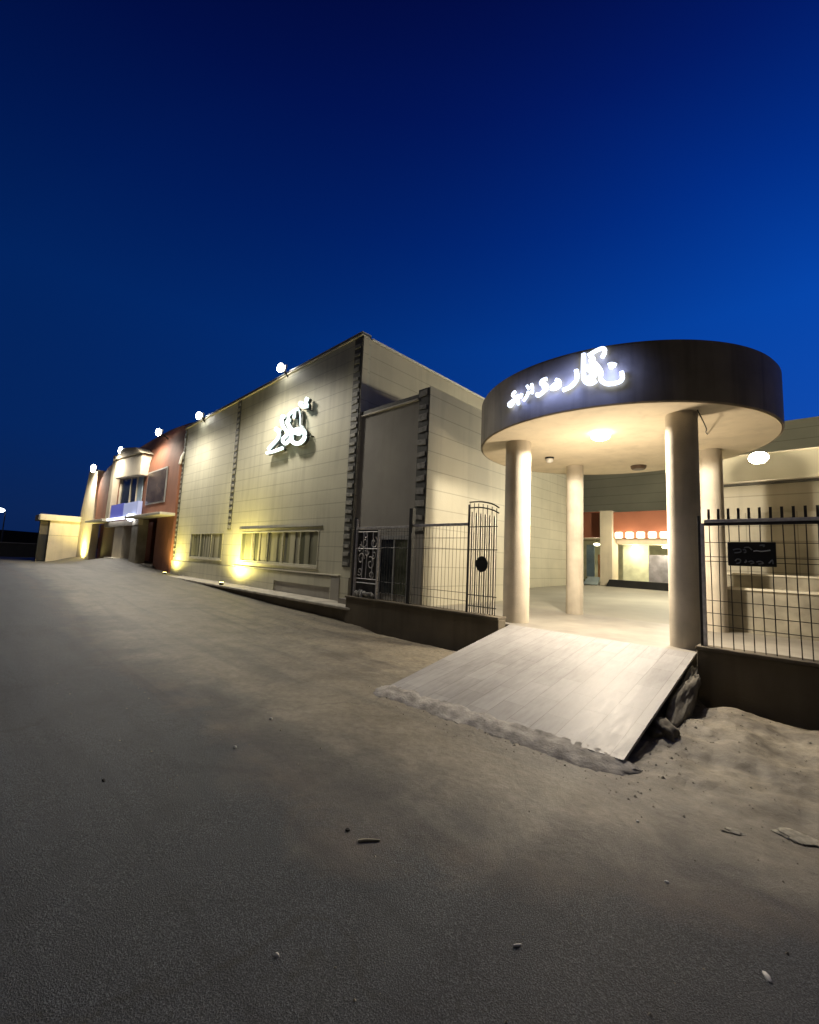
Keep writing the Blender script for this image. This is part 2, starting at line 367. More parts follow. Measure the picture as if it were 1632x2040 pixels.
# rough concrete lip where the ramp meets the road
lip = MB(); n = 70; ring = []; rl_ = random.Random(12)
for i in range(n+1):
    t = i/n; x = -4.02+(-1.10+4.02)*t; y = 3.80+(3.93-3.80)*t
    e = min(1, t*14, (1-t)*9)**.5
    w = (.25+.06*mnoise.noise(Vector((x*3, 0, 0)))+.03*rl_.random())*e+.01; h = (.062+.02*mnoise.noise(Vector((x*5, 4, 0))))*e
    row = [(x, y+.06, -.02)]
    for k in range(9):
        u = k/8; row.append((x+.012*rl_.uniform(-1, 1), y+.055-u*(w+.05), h*(1-u**2.2)+.010*rl_.uniform(-1, 1)*e-.004+gz(x, y-.1)*u))
    row.append((x, y-w-.03, -.03)); ring.append(row)
for i in range(n):
    for k in range(10): lip.poly([ring[i][k], ring[i+1][k], ring[i+1][k+1], ring[i][k+1]])
bmesh.ops.remove_doubles(lip.bm, verts=lip.bm.verts, dist=.0005)
lip.build('concrete_lip', mat('lip_concrete', (.36, .34, .31), .9, .25, 7, .6, 40), rp, smooth=True)

def rock(name, c, r, sc, m, seed, label, cat, rot=(0, 0, 0), amp=.25, sub=3, group=None):
    rnd = random.Random(seed); bm = bmesh.new(); bmesh.ops.create_icosphere(bm, subdivisions=sub, radius=1)
    ph = [(rnd.uniform(1, 3), rnd.uniform(0, 6), Vector((rnd.gauss(0, 1), rnd.gauss(0, 1), rnd.gauss(0, 1))).normalized()) for _ in range(9)]
    for v in bm.verts:
        d = sum(math.sin(f*2*v.co.dot(a)+p) for f, p, a in ph)/9
        v.co *= 1+amp*d*2+amp*.6*mnoise.fractal(v.co*2.2+Vector((seed, 0, 0)), .7, 2.1, 5)
    bmesh.ops.scale(bm, verts=bm.verts, vec=Vector(sc)*r)
    me = bpy.data.meshes.new(name); bm.to_mesh(me); bm.free()
    o = link(name, me, m, smooth=True); o.location = c; o.rotation_euler = rot; tag(o, label, cat, group); return o
rock('boulder', (-1.19, 5.95, .14), 1, (.105, .78, .13), rockm, 3, 'long rough stone lying in the gap beside the ramp', 'boulder', (.24, 0, .0), .28, 5)
rock('boulder', (-1.17, 4.95, .0), 1, (.12, .2, .11), rockm, 8, 'small dark stone under the lower side of the ramp', 'boulder', (0, 0, .4), .45, 4)

# ---------------- round canopy ----------------
CC = (-2.93, 8.93)
cp = thing('entrance_canopy', (CC[0], CC[1], 0), 'round entrance canopy with dark fascia on four cream columns', 'canopy')
MB().lathe(CC, [(2.60, 4.02), (2.615, 3.985), (2.63, 4.0), (2.63, 4.88), (2.60, 4.93), (2.52, 4.93), (2.50, 4.6), (2.50, 4.02)], 128).build('fascia', fasc, cp, smooth=True)
MB().cyl(CC, 2.497, 4.0, 4.25, n=128).build('soffit', soff, cp, smooth=True)
MB().lathe(CC, [(2.46, 3.985), (2.595, 3.985), (2.598, 4.0), (2.46, 3.999)], 128).build('rim_trim', cream, cp, smooth=True)
for c, r in (((-4.24, 7.50), .245), ((-1.44, 7.47), .215), ((-4.16, 10.05), .19), ((-1.46, 10.05), .195)):
    MB().lathe(c, [(r, .5), (r, 3.995)], 48).build('column', colm, cp, smooth=True)
cb = MB().tube([(-1.21, 7.36, 3.99), (-1.17, 7.5, 3.86), (-1.17, 7.8, 3.80), (-1.24, 8.2, 3.86), (-1.3, 8.75, 3.97)], .008, sub=6).build('cable', darkmetal, cp)

dl = thing('ceiling_light', (-2.73, 7.72, 3.9), 'lit round ceiling light under the canopy, glowing warm white', 'ceiling light')
MB().lathe((-2.73, 7.72), [(.13, 3.965), (.14, 3.98), (.14, 3.997)], 32).build('housing', whitep, dl, smooth=True)
MB().ball((-2.73, 7.72, 3.93), .165, (1, 1, .5), 24, 12).build('diffuser', emis('warm_lamp', (1, .82, .56), 14), dl, smooth=True)
lamp('canopy_lamp', 'SPOT', (-2.73, 7.72, 3.82), (1, .89, .73), 800, .08, dl, ang=179, blend=.12)
lamp('canopy_fill', 'POINT', (-2.73, 7.72, 2.3), (1, .82, .60), 215, .2, dl)  # added fill point in mid-air that brightens the soffit
d2 = thing('ceiling_light', (-4.26, 8.91, 3.9), 'unlit white globe ceiling light near the left columns', 'ceiling light')
MB().lathe((-4.26, 8.91), [(.09, 3.95), (.10, 3.997)], 32).build('housing', darkmetal, d2, smooth=True)
MB().ball((-4.26, 8.91, 3.93), .085, (1, 1, .8), 24, 12).build('diffuser', whitep, d2, smooth=True)
d3 = thing('ceiling_light', (-2.95, 10.75, 3.9), 'dark empty light fitting at the far edge of the ceiling', 'ceiling light')
MB().lathe((-2.95, 10.75), [(.13, 3.9), (.16, 3.93), (.17, 3.997)], 32).build('housing', mat('brown_fitting', (.08, .05, .03), .5), d3, smooth=True)

# ---------------- illuminated sign on the fascia ----------------
letw = emis('sign_face', (.72, .83, 1), 3.2)
S1 = {"noon": [[-69.1, 4.456], [-68.8, 4.37], [-69.5, 4.31], [-71.1, 4.291], [-73.1, 4.295], [-74.4, 4.336], [-75.1, 4.398], [-74.9, 4.483], [-75.5, 4.56], [-76.7, 4.644], [-78.2, 4.724]], "gaf_bar": [[-74.6, 4.719], [-73.8, 4.792], [-74.1, 4.853], [-75.3, 4.857], [-77.0, 4.829], [-78.8, 4.789]], "gaf_link": [[-78.0, 4.78], [-77.1, 4.706], [-77.7, 4.653], [-76.4, 4.554], [-76.3, 4.495], [-77.4, 4.417], [-78.7, 4.363], [-80.0, 4.426]], "alef": [[-80.1, 4.833], [-80.2, 4.678], [-80.2, 4.531], [-80.0, 4.426], [-79.0, 4.358], [-77.6, 4.339], [-76.4, 4.373]], "inner": [[-79.7, 4.628], [-78.0, 4.531], [-77.4, 4.49], [-79.0, 4.416]], "re": [[-82.5, 4.599], [-82.2, 4.506], [-82.4, 4.435], [-83.5, 4.371], [-84.8, 4.337], [-86.8, 4.319]], "dot": [[-72.8, 4.582], [-71.8, 4.591], [-70.6, 4.563]], "dotb": [[-72.5, 4.558], [-71.3, 4.549]], "sad": [[-89.2, 4.518], [-88.1, 4.481], [-87.9, 4.411], [-89.2, 4.373], [-90.7, 4.387], [-89.9, 4.441], [-88.4, 4.455]], "sadb": [[-89.5, 4.422], [-88.6, 4.388]], "nun": [[-92.6, 4.576], [-94.0, 4.571], [-94.7, 4.525], [-92.8, 4.477], [-92.4, 4.418], [-93.6, 4.379], [-95.8, 4.331], [-96.0, 4.377]], "nunb": [[-94.0, 4.446], [-92.9, 4.456]], "ta": [[-98.5, 4.569], [-98.1, 4.485], [-98.4, 4.401]], "tb": [[-100.5, 4.566], [-99.6, 4.501]], "tc": [[-99.8, 4.46], [-100.5, 4.389], [-102.0, 4.325]], "ha": [[-102.8, 4.466], [-103.5, 4.395]], "hb": [[-106.1, 4.551], [-107.6, 4.506], [-105.0, 4.402], [-104.3, 4.291]], "hc": [[-104.3, 4.459], [-106.4, 4.389], [-108.3, 4.314], [-109.6, 4.371], [-107.4, 4.403], [-104.8, 4.412]]}
sg = thing('lettering_sign', (-2.6, 6.3, 4.5), 'glowing white Persian lettering mounted on the dark canopy fascia', 'sign')
def onc(a, z, r=2.68): return (CC[0]+r*math.cos(R(a)), CC[1]+r*math.sin(R(a)), z)
for keys, r in ((('noon', 'gaf_bar', 'gaf_link', 'inner'), .031), (('alef',), .033), (('re',), .032), (('dot', 'dotb'), .032),
                (('sad', 'sadb'), .029), (('nun', 'nunb'), .031), (('ta', 'tb', 'tc'), .025), (('ha', 'hb', 'hc'), .025)):
    b_ = MB()
    for k in keys: b_.tube([onc(*p) for p in S1[k]], r, 8, sub=4)
    b_.build('letter', letw, sg, smooth=True)
for a, z, P in ((-72, 4.45, 1.1), (-78, 4.6, 1.3), (-84, 4.42, .8), (-90, 4.42, .6), (-95, 4.43, .6), (-104, 4.42, .7)):
    lamp('sign_glow', 'POINT', onc(a, z, 2.80), (.28, .38, 1), P*8, .06, sg)

# ---------------- low wall and fences on the street line ----------------
fwl = thing('low_wall', (-6.3, 6.8, 0), 'dark plastered low wall under the fence left of the ramp', 'wall')
box('wall_body', wallc, fwl, -8.38, -4.1, 6.66, 6.9, -.3, .60, .015)
box('coping', wallc, fwl, -8.40, -4.1, 6.64, 6.92, .602, .645, .008)
fwr = thing('low_wall', (1, 6.8, 0), 'dark plastered low wall under the wire fence right of the ramp', 'wall')
box('wall_body', wallc, fwr, -1.19, 8, 6.72, 6.95, -.3, .60, .015)
box('coping', wallc, fwr, -1.20, 8, 6.70, 6.97, .602, .645, .008)

FY = 6.80
f1 = thing('metal_fence', (-6.8, FY, .645), 'bar fence panels between posts above the left low wall', 'fence')
box('post', barpale, f1, -8.28, -8.235, FY-.02, FY+.02, .645, 2.52, .004)
box('post', barm, f1, -8.345, -8.29, FY-.03, FY+.03, .645, 2.56, .004)
p_ = MB().box(-6.45, -6.35, FY-.05, FY+.05, .645, 2.70); p_.box(-6.37, -6.33, FY-.09, FY-.05, 2.0, 2.16)
p_.build('post', barm, f1, bevel=.006)
box('post', barm, f1, -4.90, -4.87, FY-.02, FY+.02, .645, 2.70, .003)
box('top_rail', barpale, f1, -8.235, -6.45, FY-.02, FY+.02, 2.27, 2.32, .004)
box('top_rail', barpale, f1, -6.35, -4.90, FY-.02, FY+.02, 2.29, 2.345, .004)
w_ = MB()
for i in range(16): x = -6.25+i*.09; w_.tube([(x, FY+.0, .65), (x, FY, 2.29)], .004, 5)
for z in (.85, 1.0, 1.83, 2.05): w_.tube([(-6.35, FY-.008, z), (-4.9, FY-.008, z)], .005, 5)
w_.build('wire_panel', barm, f1)
w_ = MB()
for i in range(12): x = -7.38+i*.085; w_.tube([(x, FY, .65), (x, FY, 2.27)], .005, 5)
for z in (.80, 1.05, 1.83, 2.1, 2.2): w_.tube([(-7.42, FY-.008, z), (-6.45, FY-.008, z)], .006, 5)
w_.build('wire_panel', barm, f1)
box('panel_frame', barpale, f1, -7.47, -7.42, FY-.02, FY+.015, .65, 2.24, .004)
# pale scroll work over an added dark sheet standing for the shaded recess
box('recess_shade_sheet', mat('recess_shade', (.05, .05, .048), .6, .3, 6), f1, -8.23, -7.475, FY+.03, FY+.045, .65, 2.25)
sc_ = MB(); rr = random.Random(5)
for (cx, cz, r0, a0, sgn) in ((-8.05, 1.55, .13, 0, 1), (-7.70, 1.45, .14, 2, -1), (-7.95, 1.95, .12, 3, 1), (-7.62, 1.95, .13, 1, -1), (-8.08, 1.25, .09, 4, 1), (-7.66, 1.18, .09, 5, 1), (-7.86, 1.72, .09, .5, -1), (-7.9, 2.14, .08, 2.5, 1), (-8.12, 1.8, .08, 1.5, -1), (-7.6, 1.66, .08, 4.4, 1)):
    sc_.tube([(cx+r0*(1-t*.75)*math.cos(a0+sgn*t*7), FY, cz+r0*(1-t*.75)*math.sin(a0+sgn*t*7)*1.2) for t in [i/14 for i in range(15)]], .012, 6)
for z in (.98, 1.08, 1.80, 2.2): sc_.tube([(-8.23, FY, z), (-7.475, FY, z)], .012, 6)
for x in (-7.86, -8.0, -7.65): sc_.tube([(x, FY, 1.1), (x+.02, FY, 1.7), (x, FY, 2.2)], .010, 6)
sc_.build('scroll_work', barpale, f1, smooth=True)
for i in range(7):
    rock('quarry_stone', (-8.13+i*.098, FY-.03, .72+.02*(i % 2)), 1, (.05, .045, .07+.02*((i*7) % 3)), mat('pale_rock', (.5, .49, .45), .85, .2, 20, .5, 30) if i == 0 else bpy.data.materials['pale_rock'],
         20+i, ['first', 'second', 'third', 'fourth', 'fifth', 'sixth', 'seventh'][i]+' pale broken stone from the left under the scroll panel', 'stone', (0, .3*i, i), .25, 2, group='pale stones under the scroll panel')

gt = thing('barred_gate', (-4.54, FY, .645), 'tall narrow barred gate panel with round dark plate beside left column', 'gate')
gm = MB()
for i in range(7):
    x = -4.85+i*.1; gm.tube([(x, FY-.03, .65), (x, FY-.03, 2.72-.13*(i/6)**2)], .008, 6)
gm.build('bar', barm, gt)
gm = MB()
for i in range(6):
    x = -4.81+i*.1; gm.box(x-.014, x+.02, FY-.012, FY+.004, .66, 2.55-.02*i)
gm.build('pale_slats', mat('cream_slat', (.55, .50, .40), .6, .1, 10), gt)
MB().tube([(-4.86, FY-.03, 2.74), (-4.6, FY-.03, 2.735), (-4.35, FY-.03, 2.68), (-4.2, FY-.03, 2.60)], .014, 6, sub=4).build('arched_rail', barm, gt)
MB().tube([(-4.86, FY-.03, 2.63), (-4.6, FY-.03, 2.625), (-4.35, FY-.03, 2.57), (-4.2, FY-.03, 2.5)], .014, 6, sub=4).build('arched_rail', barm, gt)
for z in (.78, .98, 1.83, 2.26): MB().tube([(-4.86, FY-.035, z), (-4.22, FY-.035, z)], .010, 6).build('cross_rail', barm, gt)
gm = MB(); gm.prism([(-4.53+.135*math.cos(i*math.tau/10+.2), FY-.07, 1.56+.15*math.sin(i*math.tau/10+.2)) for i in range(10)], (0, .02, 0))
gm.build('lock_plate', darkmetal, gt, bevel=.004)

f2 = thing('wire_fence', (1, FY, .645), 'black wire grid fence above the right low wall', 'fence')
FR = 4.5; Fz = FY+.02
box('post', barpale, f2, -1.125, -1.085, Fz-.02, Fz+.02, .645, 2.24, .004)
box('post', barm, f2, -1.155, -1.127, Fz-.02, Fz+.02, .645, 2.34, .003)
for x in (.18, 1.6, 3.0, 4.4): box('post', barm, f2, x, x+.05, Fz-.02, Fz+.02, .645, 2.42, .003)
box('top_rail', barpale, f2, -1.08, FR, Fz-.03, Fz-.005, 2.245, 2.285, .004)
box('top_rail', barm, f2, -1.08, FR, Fz-.03, Fz+.01, 2.205, 2.243, .004)
w_ = MB(); x = -1.03; rw = random.Random(2)
while x < FR:
    j = rw.uniform(-.012, .012); k = rw.uniform(-.01, .01)
    w_.tube([(x+j, Fz, .645), (x+k, Fz, 1.5), (x, Fz, 2.40)], .0062, 6); x += .105
for z, a, b_ in ((1.985, -1.08, FR), (1.80, -1.08, FR), (1.74, -1.08, FR), (1.235, -1.08, FR), (1.075, -1.08, FR), (.92, -1.08, FR)):
    w_.tube([(a, Fz-.012, z), (0, Fz-.012, z-.004), (b_, Fz-.012, z)], .0052, 6)
w_.build('wire_panel', barm, f2)
x = -1.03
while x < FR: box('picket', barm, f2, x-.014, x+.014, Fz-.006, Fz+.006, 2.246, 2.425); x += .105

pq = thing('name_plaque', (-.6, FY-.03, 1.84), 'small black plaque with faint grey writing on the wire fence', 'sign')
MB().box(-.835, -.362, FY-.03, FY-.012, 1.69, 1.992).build('plate', mat('black_plate', (.012, .012, .013), .35, .2, 6, .05), pq, bevel=.01)
fgm = mat('faint_grey', (.16, .165, .165), .6); PY = FY-.033
def ps(u, v): return (-.835+.473*u, PY, 1.992-.302*v)
for st_ in ([(.12, .34), (.20, .30), (.28, .31), (.28, .42), (.15, .46)], [(.33, .33), (.38, .32), (.40, .42), (.35, .44)], [(.36, .24), (.45, .22), (.52, .33)],
            [(.16, .80), (.20, .72), (.27, .74), (.26, .86), (.18, .90)], [(.38, .74), (.40, .80), (.37, .85)], [(.44, .82), (.50, .78), (.55, .84), (.48, .90)],
            [(.60, .82), (.68, .78), (.74, .86), (.64, .90)], [(.68, .14), (.78, .13), (.75, .20)], [(.85, .86), (.92, .72), (.93, .88)]):
    MB().tube([ps(*q) for q in st_], .0085, 6, sub=3).build('letter', fgm, pq, smooth=True)
wr = MB().tube([ps(*q) for q in ((.55, .38), (.62, .36), (.70, .38), (.80, .36), (.89, .33))], .008, 6, sub=3)
MB().tube([ps(*q) for q in ((.38, .76), (.40, .80), (.36, .84))], .006, 6, sub=3).build('letter', whitep, pq, smooth=True)
wr.build('underline', mat('pale_grey', (.55, .55, .52), .5), pq, smooth=True)

# ---------------- big hall ----------------
hall = thing('hall', (-16, 7.4, 0), 'large pale clad hall with glowing sign and long low window bands', 'building')
zr, zl = 7.93, 7.62
b_ = MB()
HY = 7.42
# front wall with two window openings (pieces butt end to end)
def fz(x): return zl+(zr-zl)*(x+23)/13.8
XW = [(-20.95, -17.45), (-15.85, -10.75)]; z0w, z1w = 1.24, 2.34
segs = [-23, -20.95, -17.45, -15.85, -10.75, -9.2]
for i in range(5):
    a, c = segs[i], segs[i+1]
    if i in (1, 3):
        b_.prism([(a, HY, .34), (c, HY, .34), (c, HY, z0w), (a, HY, z0w)], (0, .3, 0))
        b_.prism([(a, HY, z1w), (c, HY, z1w), (c, HY, fz(c)), (a, HY, fz(a))], (0, .3, 0))
    else: b_.prism([(a, HY, .34), (c, HY, .34), (c, HY, fz(c)), (a, HY, fz(a))], (0, .3, 0))
b_.build('front_wall', clad, hall)
b_ = MB().prism([(-9.203, HY+.3, 0), (-9.203, 21.6, 0), (-9.203, 21.6, 7.9), (-9.203, HY+.3, 7.9)], (-.3, 0, 0))
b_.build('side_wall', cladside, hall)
box('corner_flashing', lightmetal and cladside, hall, -9.203, -9.185, HY+.0, HY+.2, .3, 7.9)
b_ = MB().prism([(-23, HY+.3, 7.55), (-9.5, HY+.3, 7.8), (-9.5, 21.6, 7.8), (-23, 21.6, 7.55)], (0, 0, .06)); b_.build('roof', lightmetal, hall)
# parapet capping: two lips with a dark groove between
for (dy, dz, h, m_, nm) in ((-.06, .0, .035, trimc, 'capping'), (-.04, .037, .05, strip_d, 'capping_groove'), (-.05, .089, .03, lightmetal, 'capping')):
    b_ = MB(); b_.prism([(-23, HY+dy, zl+dz), (-9.22, HY+dy, zr+dz), (-9.22, HY+.3, zr+dz), (-23, HY+.3, zl+dz)], (0, 0, h)); b_.build(nm, m_, hall)
b_ = MB().box(-9.5, -9.16, HY+.31, 21.6, 7.902, 7.95); b_.build('capping', whitep, hall, bevel=.006)
def strip(x0, x1, y, za, zb, parent, seed, per=.24):
    box('channel_strip', strip_d, parent, x0, x1, y-.02, y-.001, za, zb)
    r_ = random.Random(seed); t_ = MB(); z = za+.05
    while z < zb-.15:
        h = per*r_.uniform(.35, .6); w = (x1-x0)
        a = x0+w*r_.uniform(.02, .12); c = x1-w*r_.uniform(.02, .2); sl = r_.uniform(-.03, .03)
        t_.prism([(a, y-.021, z), (c, y-.021, z+sl), (c, y-.021, z+h+sl), (a, y-.021, z+h)], (0, -.022, 0)); z += per
    t_.build('strip_teeth', strip_l, parent, bevel=.004)
strip(-9.56, -9.24, HY, 1.3, 7.90, hall, 1)
strip(-17.10, -16.80, HY, 2.45, 7.70, hall, 2)
strip(-22.98, -22.75, HY, 1.2, 7.58, hall, 3)
# plinth with a recess
b_ = MB(); PYa = HY-.06
b_.box(-23, -13.1, PYa, HY-.002, .33, 1.02); b_.box(-10.0, -9.19, PYa, HY-.002, .33, 1.02); b_.box(-13.1, -10.0, PYa, HY-.002, .70, 1.02)
b_.build('plinth', clad, hall)
box('ledge', trimc, hall, -16.2, -9.6, HY-.09, HY-.003, 1.035, 1.065, .004)
box('recess_panel', annexfront, hall, -13.09, -10.01, HY-.02, HY-.001, .34, .69)
box('corner_post', annexfront, hall, -9.95, -9.56, HY-.075, PYa-.001, .33, 1.0)
box('window_hood', strip_d, hall, -16.0, -10.6, HY-.04, HY-.003, 2.44, 2.465, .004)
for k, (a, c) in enumerate(XW):
    wn_ = MB(); w = .05
    wn_.box(a, c, HY-.012, HY+.08, z1w-w, z1w); wn_.box(a, c, HY-.012, HY+.08, z0w, z0w+w)
    wn_.box(a, a+w, HY-.012, HY+.08, z0w+w, z1w-w); wn_.box(c-w, c, HY-.012, HY+.08, z0w+w, z1w-w)
    wobj = wn_.build('window', clad, hall, bevel=.005)
    wobj.location = (0, 0, 0)
    pane = MB(); x = a+w; rr = random.Random(11+k); i = 0; pane.box(a+w, c-w, HY+.085, HY+.10, z0w+w, z1w-w)
    while x < c-w-.01:
        dx = rr.uniform(.18, .5); xe = min(x+dx, c-w); yo = HY+.02+(.02 if i % 2 else 0)+rr.uniform(0, .01)
        pane.poly([(x, yo, z0w+w), (xe, yo+rr.uniform(-.02, .02), z0w+w), (xe, yo, z1w-w), (x, yo, z1w-w)]); x = xe; i += 1
    pane.build('curtain', blind, wobj)
    n_ = 3 if k == 0 else 5
    for j in range(1, n_): xx = a+(c-a)*j/n_; box('mullion', clad, wobj, xx-.015, xx+.015, HY-.01, HY+.015, z0w+w, z1w-w)
    box('sill', trimc, wobj, a-.04, c+.04, HY-.05, HY-.013, z0w-.06, z0w-.005, .005)

# sidewalk apron of the hall
ap = thing('kerb', (-16, 7, .3), 'long pale concrete kerb slab along the foot of the hall', 'kerb')
b_ = MB(); outl = [(-8.22, 7.36), (-8.14, 6.9), (-8.18, 6.66), (-8.6, 6.63), (-12, 6.62), (-16, 6.62), (-20, 6.66), (-23.2, 6.8), (-24.6, 7.0), (-25.0, 7.25), (-24.8, 7.36)]
b_.prism([(x, y, .30+.0*x) for x, y in outl], (0, 0, .075)); b_.build('slab', kerbm, ap, bevel=.02)
b_ = MB(); b_.prism([(x, y+.12, -.1) for x, y in outl if y < 7.3]+[(-24.8, 7.4, -.1), (-8.3, 7.4, -.1)], (0, 0, .398)); b_.build('base', wallc, ap)

# hall sign
S2 = {"ring": [[-12.32, 5.51], [-12.21, 5.6], [-11.92, 5.59], [-11.69, 5.5], [-11.59, 5.35], [-11.64, 5.2], [-11.86, 5.12], [-12.12, 5.15], [-12.33, 5.26], [-12.4, 5.46], [-12.41, 5.62], [-12.61, 5.84], [-12.75, 5.99]], "blob": [[-12.16, 5.54], [-12.03, 5.56], [-11.88, 5.5], [-11.93, 5.44], [-12.11, 5.5]], "gaf": [[-12.12, 6.31], [-12.39, 6.28], [-12.63, 6.22], [-12.69, 6.11], [-12.57, 6.01], [-12.73, 6.02]], "tick": [[-12.3, 6.24], [-12.32, 6.04]], "thin": [[-12.02, 6.24], [-11.93, 5.96], [-11.89, 5.71], [-11.73, 5.63]], "alef": [[-12.94, 6.2], [-13.09, 6.23], [-13.07, 6.02], [-12.92, 5.82], [-12.69, 5.64], [-12.69, 5.52], [-12.95, 5.41], [-12.74, 5.24], [-12.51, 5.32], [-12.37, 5.4]], "dot": [[-11.59, 6.56], [-11.67, 6.41], [-11.58, 6.28], [-11.87, 6.34], [-12.0, 6.46], [-11.89, 6.45]], "re": [[-13.43, 5.89], [-13.3, 5.78], [-13.19, 5.61], [-13.32, 5.47], [-13.6, 5.34], [-13.87, 5.22]], "reb": [[-13.47, 5.85], [-13.16, 5.76]], "base": [[-13.95, 5.09], [-13.46, 5.08], [-12.91, 5.11]]}
hs = thing('lettering_sign', (-12.3, 7.1, 5.0), 'bright white Persian word standing off the big hall wall', 'sign')
letw2 = emis('sign_face_cool', (.80, .97, .95), 2.0)
for keys, r in ((('ring', 'blob'), .068), (('gaf', 'tick', 'thin'), .045), (('alef',), .060), (('dot',), .062), (('re', 'reb', 'base'), .058)):
    b_ = MB(); q_ = MB()
    for k in keys:
        rk = r if k != 'thin' else .018
        b_.tube([(x, 7.20, z) for x, z in S2[k]], rk, 8, sub=4)
        q_.tube([(x, 7.30, z-.01) for x, z in S2[k]], rk*1.12, 8, sub=4)
    lo = b_.build('letter', letw2, hs, smooth=True)
    q_.build('letter_casing', strip_d, lo, smooth=True)
for x, z in ((-13.3, 5.1), (-12.6, 5.5), (-12.0, 5.2), (-11.6, 6.2), (-12.1, 6.1), (-11.4, 5.3)): MB().tube([(x, 7.3, z), (x, 7.42, z)], .02, 6).build('standoff', strip_d, hs)
b_ = MB(); b_.prism([(-13.7, 7.34, 5.14), (-12.9, 7.34, 5.17), (-13.05, 7.34, 5.46), (-13.2, 7.34, 5.5)], (0, .02, 0))
b_.prism([(-12.3, 7.34, 5.70), (-11.95, 7.34, 5.70), (-12.0, 7.34, 6.27), (-12.28, 7.34, 6.22)], (0, .02, 0)); b_.build('back_plate', strip_d, hs)

# ---------------- annex block ----------------
an = thing('annex', (-7.9, 8, 0), 'lower square annex block in front of the hall side wall', 'building')
AY = 7.50
b_ = MB(); b_.box(-9.18, -6.66, AY, AY+.2, .5, 5.55); b_.build('front_wall', annexfront, an)
b_ = MB(); b_.prism([(-6.66, AY, .5), (-6.66, 11.9, .5), (-6.66, 11.9, 5.78), (-6.66, AY, 5.78)], (.0+.02, 0, 0))
b_.build('side_wall', cladside, an)
box('back_wall', cladside, an, -9.18, -6.66, 11.7, 11.9, .5, 5.6)
box('roof', lightmetal, an, -9.18, -6.68, AY+.2, 11.7, 5.4, 5.5)
box('capping', strip_d, an, -9.18, -7.0, AY-.03, AY+.2, 5.552, 5.66, .01)
box('capping', trimc, an, -9.18, -7.0, AY-.05, AY+.15, 5.50, 5.549, .004)
box('capping', strip_d, an, -7.0, -6.66, AY-.03, AY+.2, 5.552, 5.76, .01)
strip(-6.98, -6.665, AY, 2.2, 5.75, an, 9, .3)
box('corner_panel', annexfront, an, -6.98, -6.665, AY-.022, AY-.001, .5, 2.18)
dr = MB(); dr.box(-8.15, -8.08, AY-.04, AY-.001, .52, 2.15); dr.box(-7.14, -7.07, AY-.04, AY-.001, .52, 2.15); dr.box(-8.08, -7.14, AY-.04, AY-.001, 2.06, 2.15); dr.box(-7.63, -7.59, AY-.035, AY-.001, .52, 2.06)
do = dr.build('door', lightmetal, an)
box('pane', glassd, do, -8.08, -7.63, AY-.02, AY-.001, .72, 2.06); box('pane', mat('olive_glass', (.12, .13, .09), .2, .3, 3, 0), do, -7.59, -7.14, AY-.02, AY-.001, .72, 2.06)

# ---------------- red vaulted building ----------------
rd = thing('red_building', (-32, 7.4, 0), 'terracotta building with a curved vault front and a projecting bay', 'building')
prof = [(7.3, 3.25), (7.3, 5.8), (7.35, 6.6), (7.5, 7.4), (7.8, 8.1), (8.25, 8.75), (8.9, 9.2), (9.8, 9.5), (12, 9.6)]
n_ = len(prof); b_ = MB()
XA, XB = -41.0, -23.02

def vf(x):      # the crown of the vault dips in an arch towards the hall
    t = max(0, min(1, (x+28.5)/5.48)); return .46+.54*math.sqrt(max(0, 1-t*t)) if x > -28.5 else 1-.10*ss(28.5, 41, -x)
st_ = [XA+(XB-XA)*i/40 for i in range(41)]; rows_ = []
for x in st_: rows_.append([b_.bm.verts.new((x, y, z if z < 5.8 else 5.8+(z-5.8)*vf(x))) for y, z in prof]+[b_.bm.verts.new((x, 12, 3.25))])
for a, c in zip(rows_, rows_[1:]):
    for k in range(len(a)): b_.bm.faces.new((a[k], a[(k+1) % len(a)], c[(k+1) % len(a)], c[k]))
b_.bm.faces.new(rows_[0]); b_.bm.faces.new(rows_[-1])
o = b_.build('vault', terra, rd, smooth=True)
prof = [(y, z if z < 5.8 else 5.8+(z-5.8)*vf(XB)) for y, z in prof]
b_ = MB(); b_.prism([(XB, 7.3, .2), (XB, 7.3, 3.248), (XB, 12, 3.248), (XB, 12, .2)], (-2.6, 0, 0)); b_.build('side_pier', terra, rd)
b_ = MB(); b_.box(-41, -25.62, 10.5, 10.7, .2, 3.248); b_.build('recessed_wall', terra, rd)
arc = MB(); pin = [(y-.05, z+.03) for y, z in prof[1:]]; pout = [(y-.002, z) for y, z in prof[1:]]
arc.prism([(XB+.16, y, z) for y, z in pin[:-1]]+[(XB+.16, y, z) for y, z in pout[:-1][::-1]], (-.22, 0, 0)); arc.build('arc_trim', trimc, rd, smooth=True)
box('canopy_slab', trimc, rd, -29.3, -22.9, 6.6, 7.29, 3.20, 3.34, .02)
box('canopy_slab', trimc, rd, -41, -35.4, 6.7, 7.29, 3.24, 3.42, .02)
# panel window
pw = box('window', lightmetal, rd, -28.0, -24.7, 7.25, 7.298, 4.0, 5.9, .01)
box('pane', mat('brown_glass', (.10, .075, .06), .25, .3, 2, 0), pw, -27.9, -24.8, 7.235, 7.249, 4.08, 5.82)
